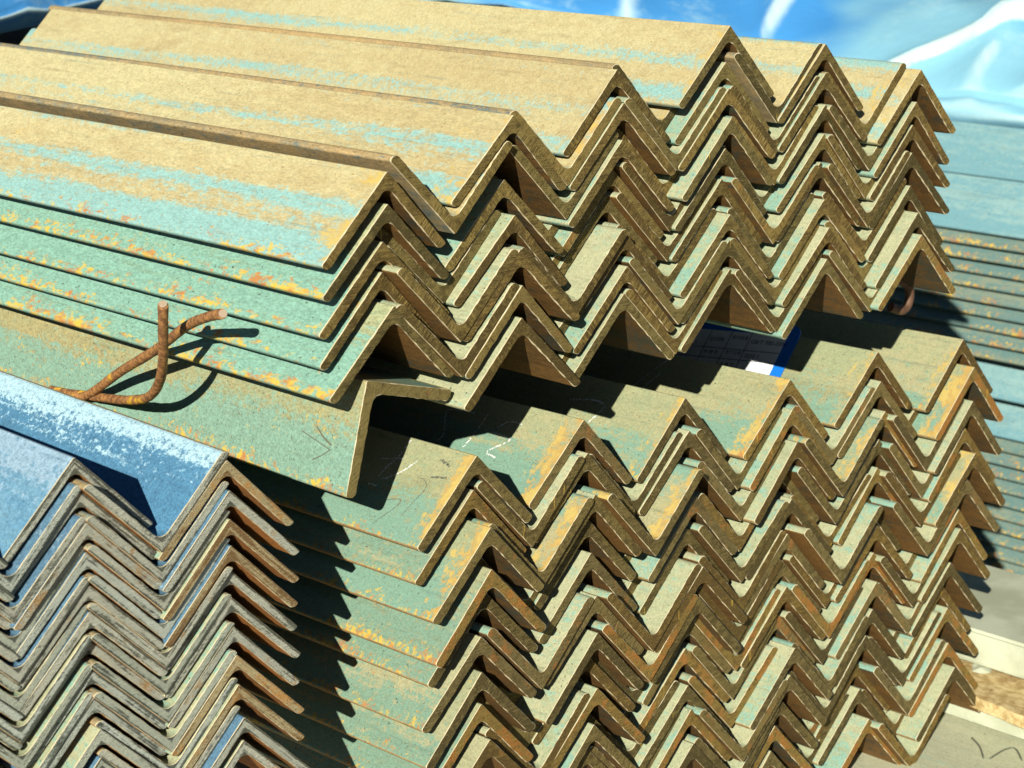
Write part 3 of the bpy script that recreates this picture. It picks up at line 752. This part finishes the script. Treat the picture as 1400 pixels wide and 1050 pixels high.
# ---------------------------------------------------------------- blue tarpaulin over the pile behind
t = NT("blue_tarpaulin")
t.coords()
a1 = t.noise((1, 1, 1), 2.2, 3, 0.5); a2 = t.noise((1, 1, 1), 40, 4); a3 = t.noise((1, 1, 1), 7, 7, .75)
cc = t.mix(t.ramp(a1, .42, .56), (0.05, 0.24, 0.52), (0.20, 0.44, 0.54))
cc = t.mix(t.ramp(a3, .52, .68, 0, .45), cc, (0.36, 0.56, 0.58))
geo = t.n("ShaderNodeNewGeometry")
cc = t.mix(t.ramp(geo.outputs["Pointiness"], .505, .53, 0, .8), cc, (0.56, 0.72, 0.66))  # paler creases: sheen put into the colour along with worn whitening
M['tarp'] = t.done(cc, 0.5, 0, t.math('ADD', a2, a3), 0.3, 0.004)
t = NT("canvas_roll_cloth")
t.coords()
a1 = t.noise((1, 1, 1), 11, 5, .7); a2 = t.noise((1, 1, 1), 5, 4)
M['canvas'] = t.done(t.mix(t.ramp(a1, .54, .64), (0.56, 0.58, 0.34), (0.20, 0.42, 0.60)), 0.8, 0, a1, 0.4, 0.006)
def on_plane(px, py, z):
    d = FW + RT * ((px - 700) / 2903.2) - UP * ((py - 525) / 2903.2)
    return CAM + d * ((z - CAM.z) / d.z)
FRONT = [(-1.2, 2.1, -.47, .20), (-.2, 1.62, -.47, .205), (.33, 1.30, -.47, .20), (.70, 1.42, -.47, .22), (1.20, 1.25, -.47, .20), (1.42, .95, .02, .11), (1.42, .55, .055, .085), (1.43, .2, .06, .085), (1.43, -.5, .06, .09)]
def fr(u):
    f = u * (len(FRONT) - 1); i = min(int(f), len(FRONT) - 2); k = f - i
    k = k * k * (3 - 2 * k) if False else k
    return [a + (b - a) * k for a, b in zip(FRONT[i], FRONT[i + 1])]
V, F = [], []
NU, NV = 190, 150
rf_ = random.Random(21)
FOLDS = [(rf_.uniform(.5, 2.6), rf_.uniform(.5, 2.4), rf_.choice((.55, .9, 2.4)) + rf_.uniform(-.25, .25), rf_.uniform(.012, .045), rf_.uniform(.010, .034), rf_.uniform(.25, .8)) for _ in range(46)]
for i in range(NU + 1):
    x, y, zb, zt = fr(i / NU)
    x2, y2, _, _ = fr(min(1, i / NU + .01)); x1, y1, _, _ = fr(max(0, i / NU - .01))
    tx, ty = x2 - x1, y2 - y1
    l = math.hypot(tx, ty)
    # push-back direction: blend of +x and +y so the sheet fans out behind the stacks
    bx, by = 0.35 + 0.45 * i / NU, 0.94 - 0.45 * i / NU
    for j in range(NV + 1):
        v = j / NV
        if v < .12:
            k = v / .12
            if i / NU < .52:                                # free hem curling back under itself, the pile below is open and dark
                dist = .30 * (1 - k) ** 2 - .03 * math.sin(math.pi * k)
                z = zt - .085 + .085 * math.sin(k * math.pi / 2) + .05 * (1 - k) ** 2
            else:
                dist = -.10 * math.sin(math.pi * k) * (1 if zb < 0 else .25)
                z = zb + (zt - zb) * math.sin(k * math.pi / 2)
        else:
            k = (v - .12) / .88
            dist = 4.2 * k ** 1.6
            z = zt + .16 * math.sin(min(1, k * 1.6) * math.pi / 2) * 1.0 + .18 * k
        px, py = x + bx * dist, y + by * dist
        w = min(1, max(0, (v - .05) / .2))
        p = Vector((px * .9, py * .9, 3.1))
        z += w * (0.075 * noise.noise(p * 1.6) + 0.030 * noise.noise(p * 3.6)) + 0.003 * noise.noise(p * 11)
        for (fx, fy, an, wd, hh, ln) in FOLDS:
            ca, sa = math.cos(an), math.sin(an)
            along = (px - fx) * ca + (py - fy) * sa
            across = -(px - fx) * sa + (py - fy) * ca + .03 * math.sin(along * 4 + fx * 9)
            q = across / wd
            z += w * hh * math.exp(-abs(q) ** 1.5) * math.exp(-(along / ln) ** 4)
        V.append((px, py, z))
for i in range(NU):
    for j in range(NV):
        a = i * (NV + 1) + j
        F.append((a, a + 1, a + NV + 2, a + NV + 1))
tp = mesh_obj("tarpaulin", V, F, M['tarp'], None, True)
pg = [(-.95, 2.25), (-.05, 1.86), (.48, 1.62), (.95, 1.72), (1.0, 3.6), (-.95, 3.6)]
t = NT("shade_dark_pile"); t.coords()
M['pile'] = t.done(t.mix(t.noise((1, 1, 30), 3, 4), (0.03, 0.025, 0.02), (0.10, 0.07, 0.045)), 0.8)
pile = mesh_obj("added_dark_pile", [(x, y, -.47) for x, y in pg] + [(x, y, .125) for x, y in pg], [tuple(range(6)), tuple(range(6, 12))] + [(i, (i + 1) % 6, 6 + (i + 1) % 6, 6 + i) for i in range(6)], M['pile'])  # dark block added so the gap below the hem turns black
tag(pile, "dark pile added to blacken the gap under the hem of the blue tarpaulin", "pile")
from mathutils.bvhtree import BVHTree
bv = BVHTree.FromPolygons([Vector(v) for v in V], F)
def hit(px, py):
    d = (FW + RT * ((px - 700) / 2903.2) - UP * ((py - 525) / 2903.2)).normalized()
    return bv.ray_cast(CAM, d)[0]
tag(tp, "creased blue tarpaulin covering the pile behind the stacks", "tarpaulin")
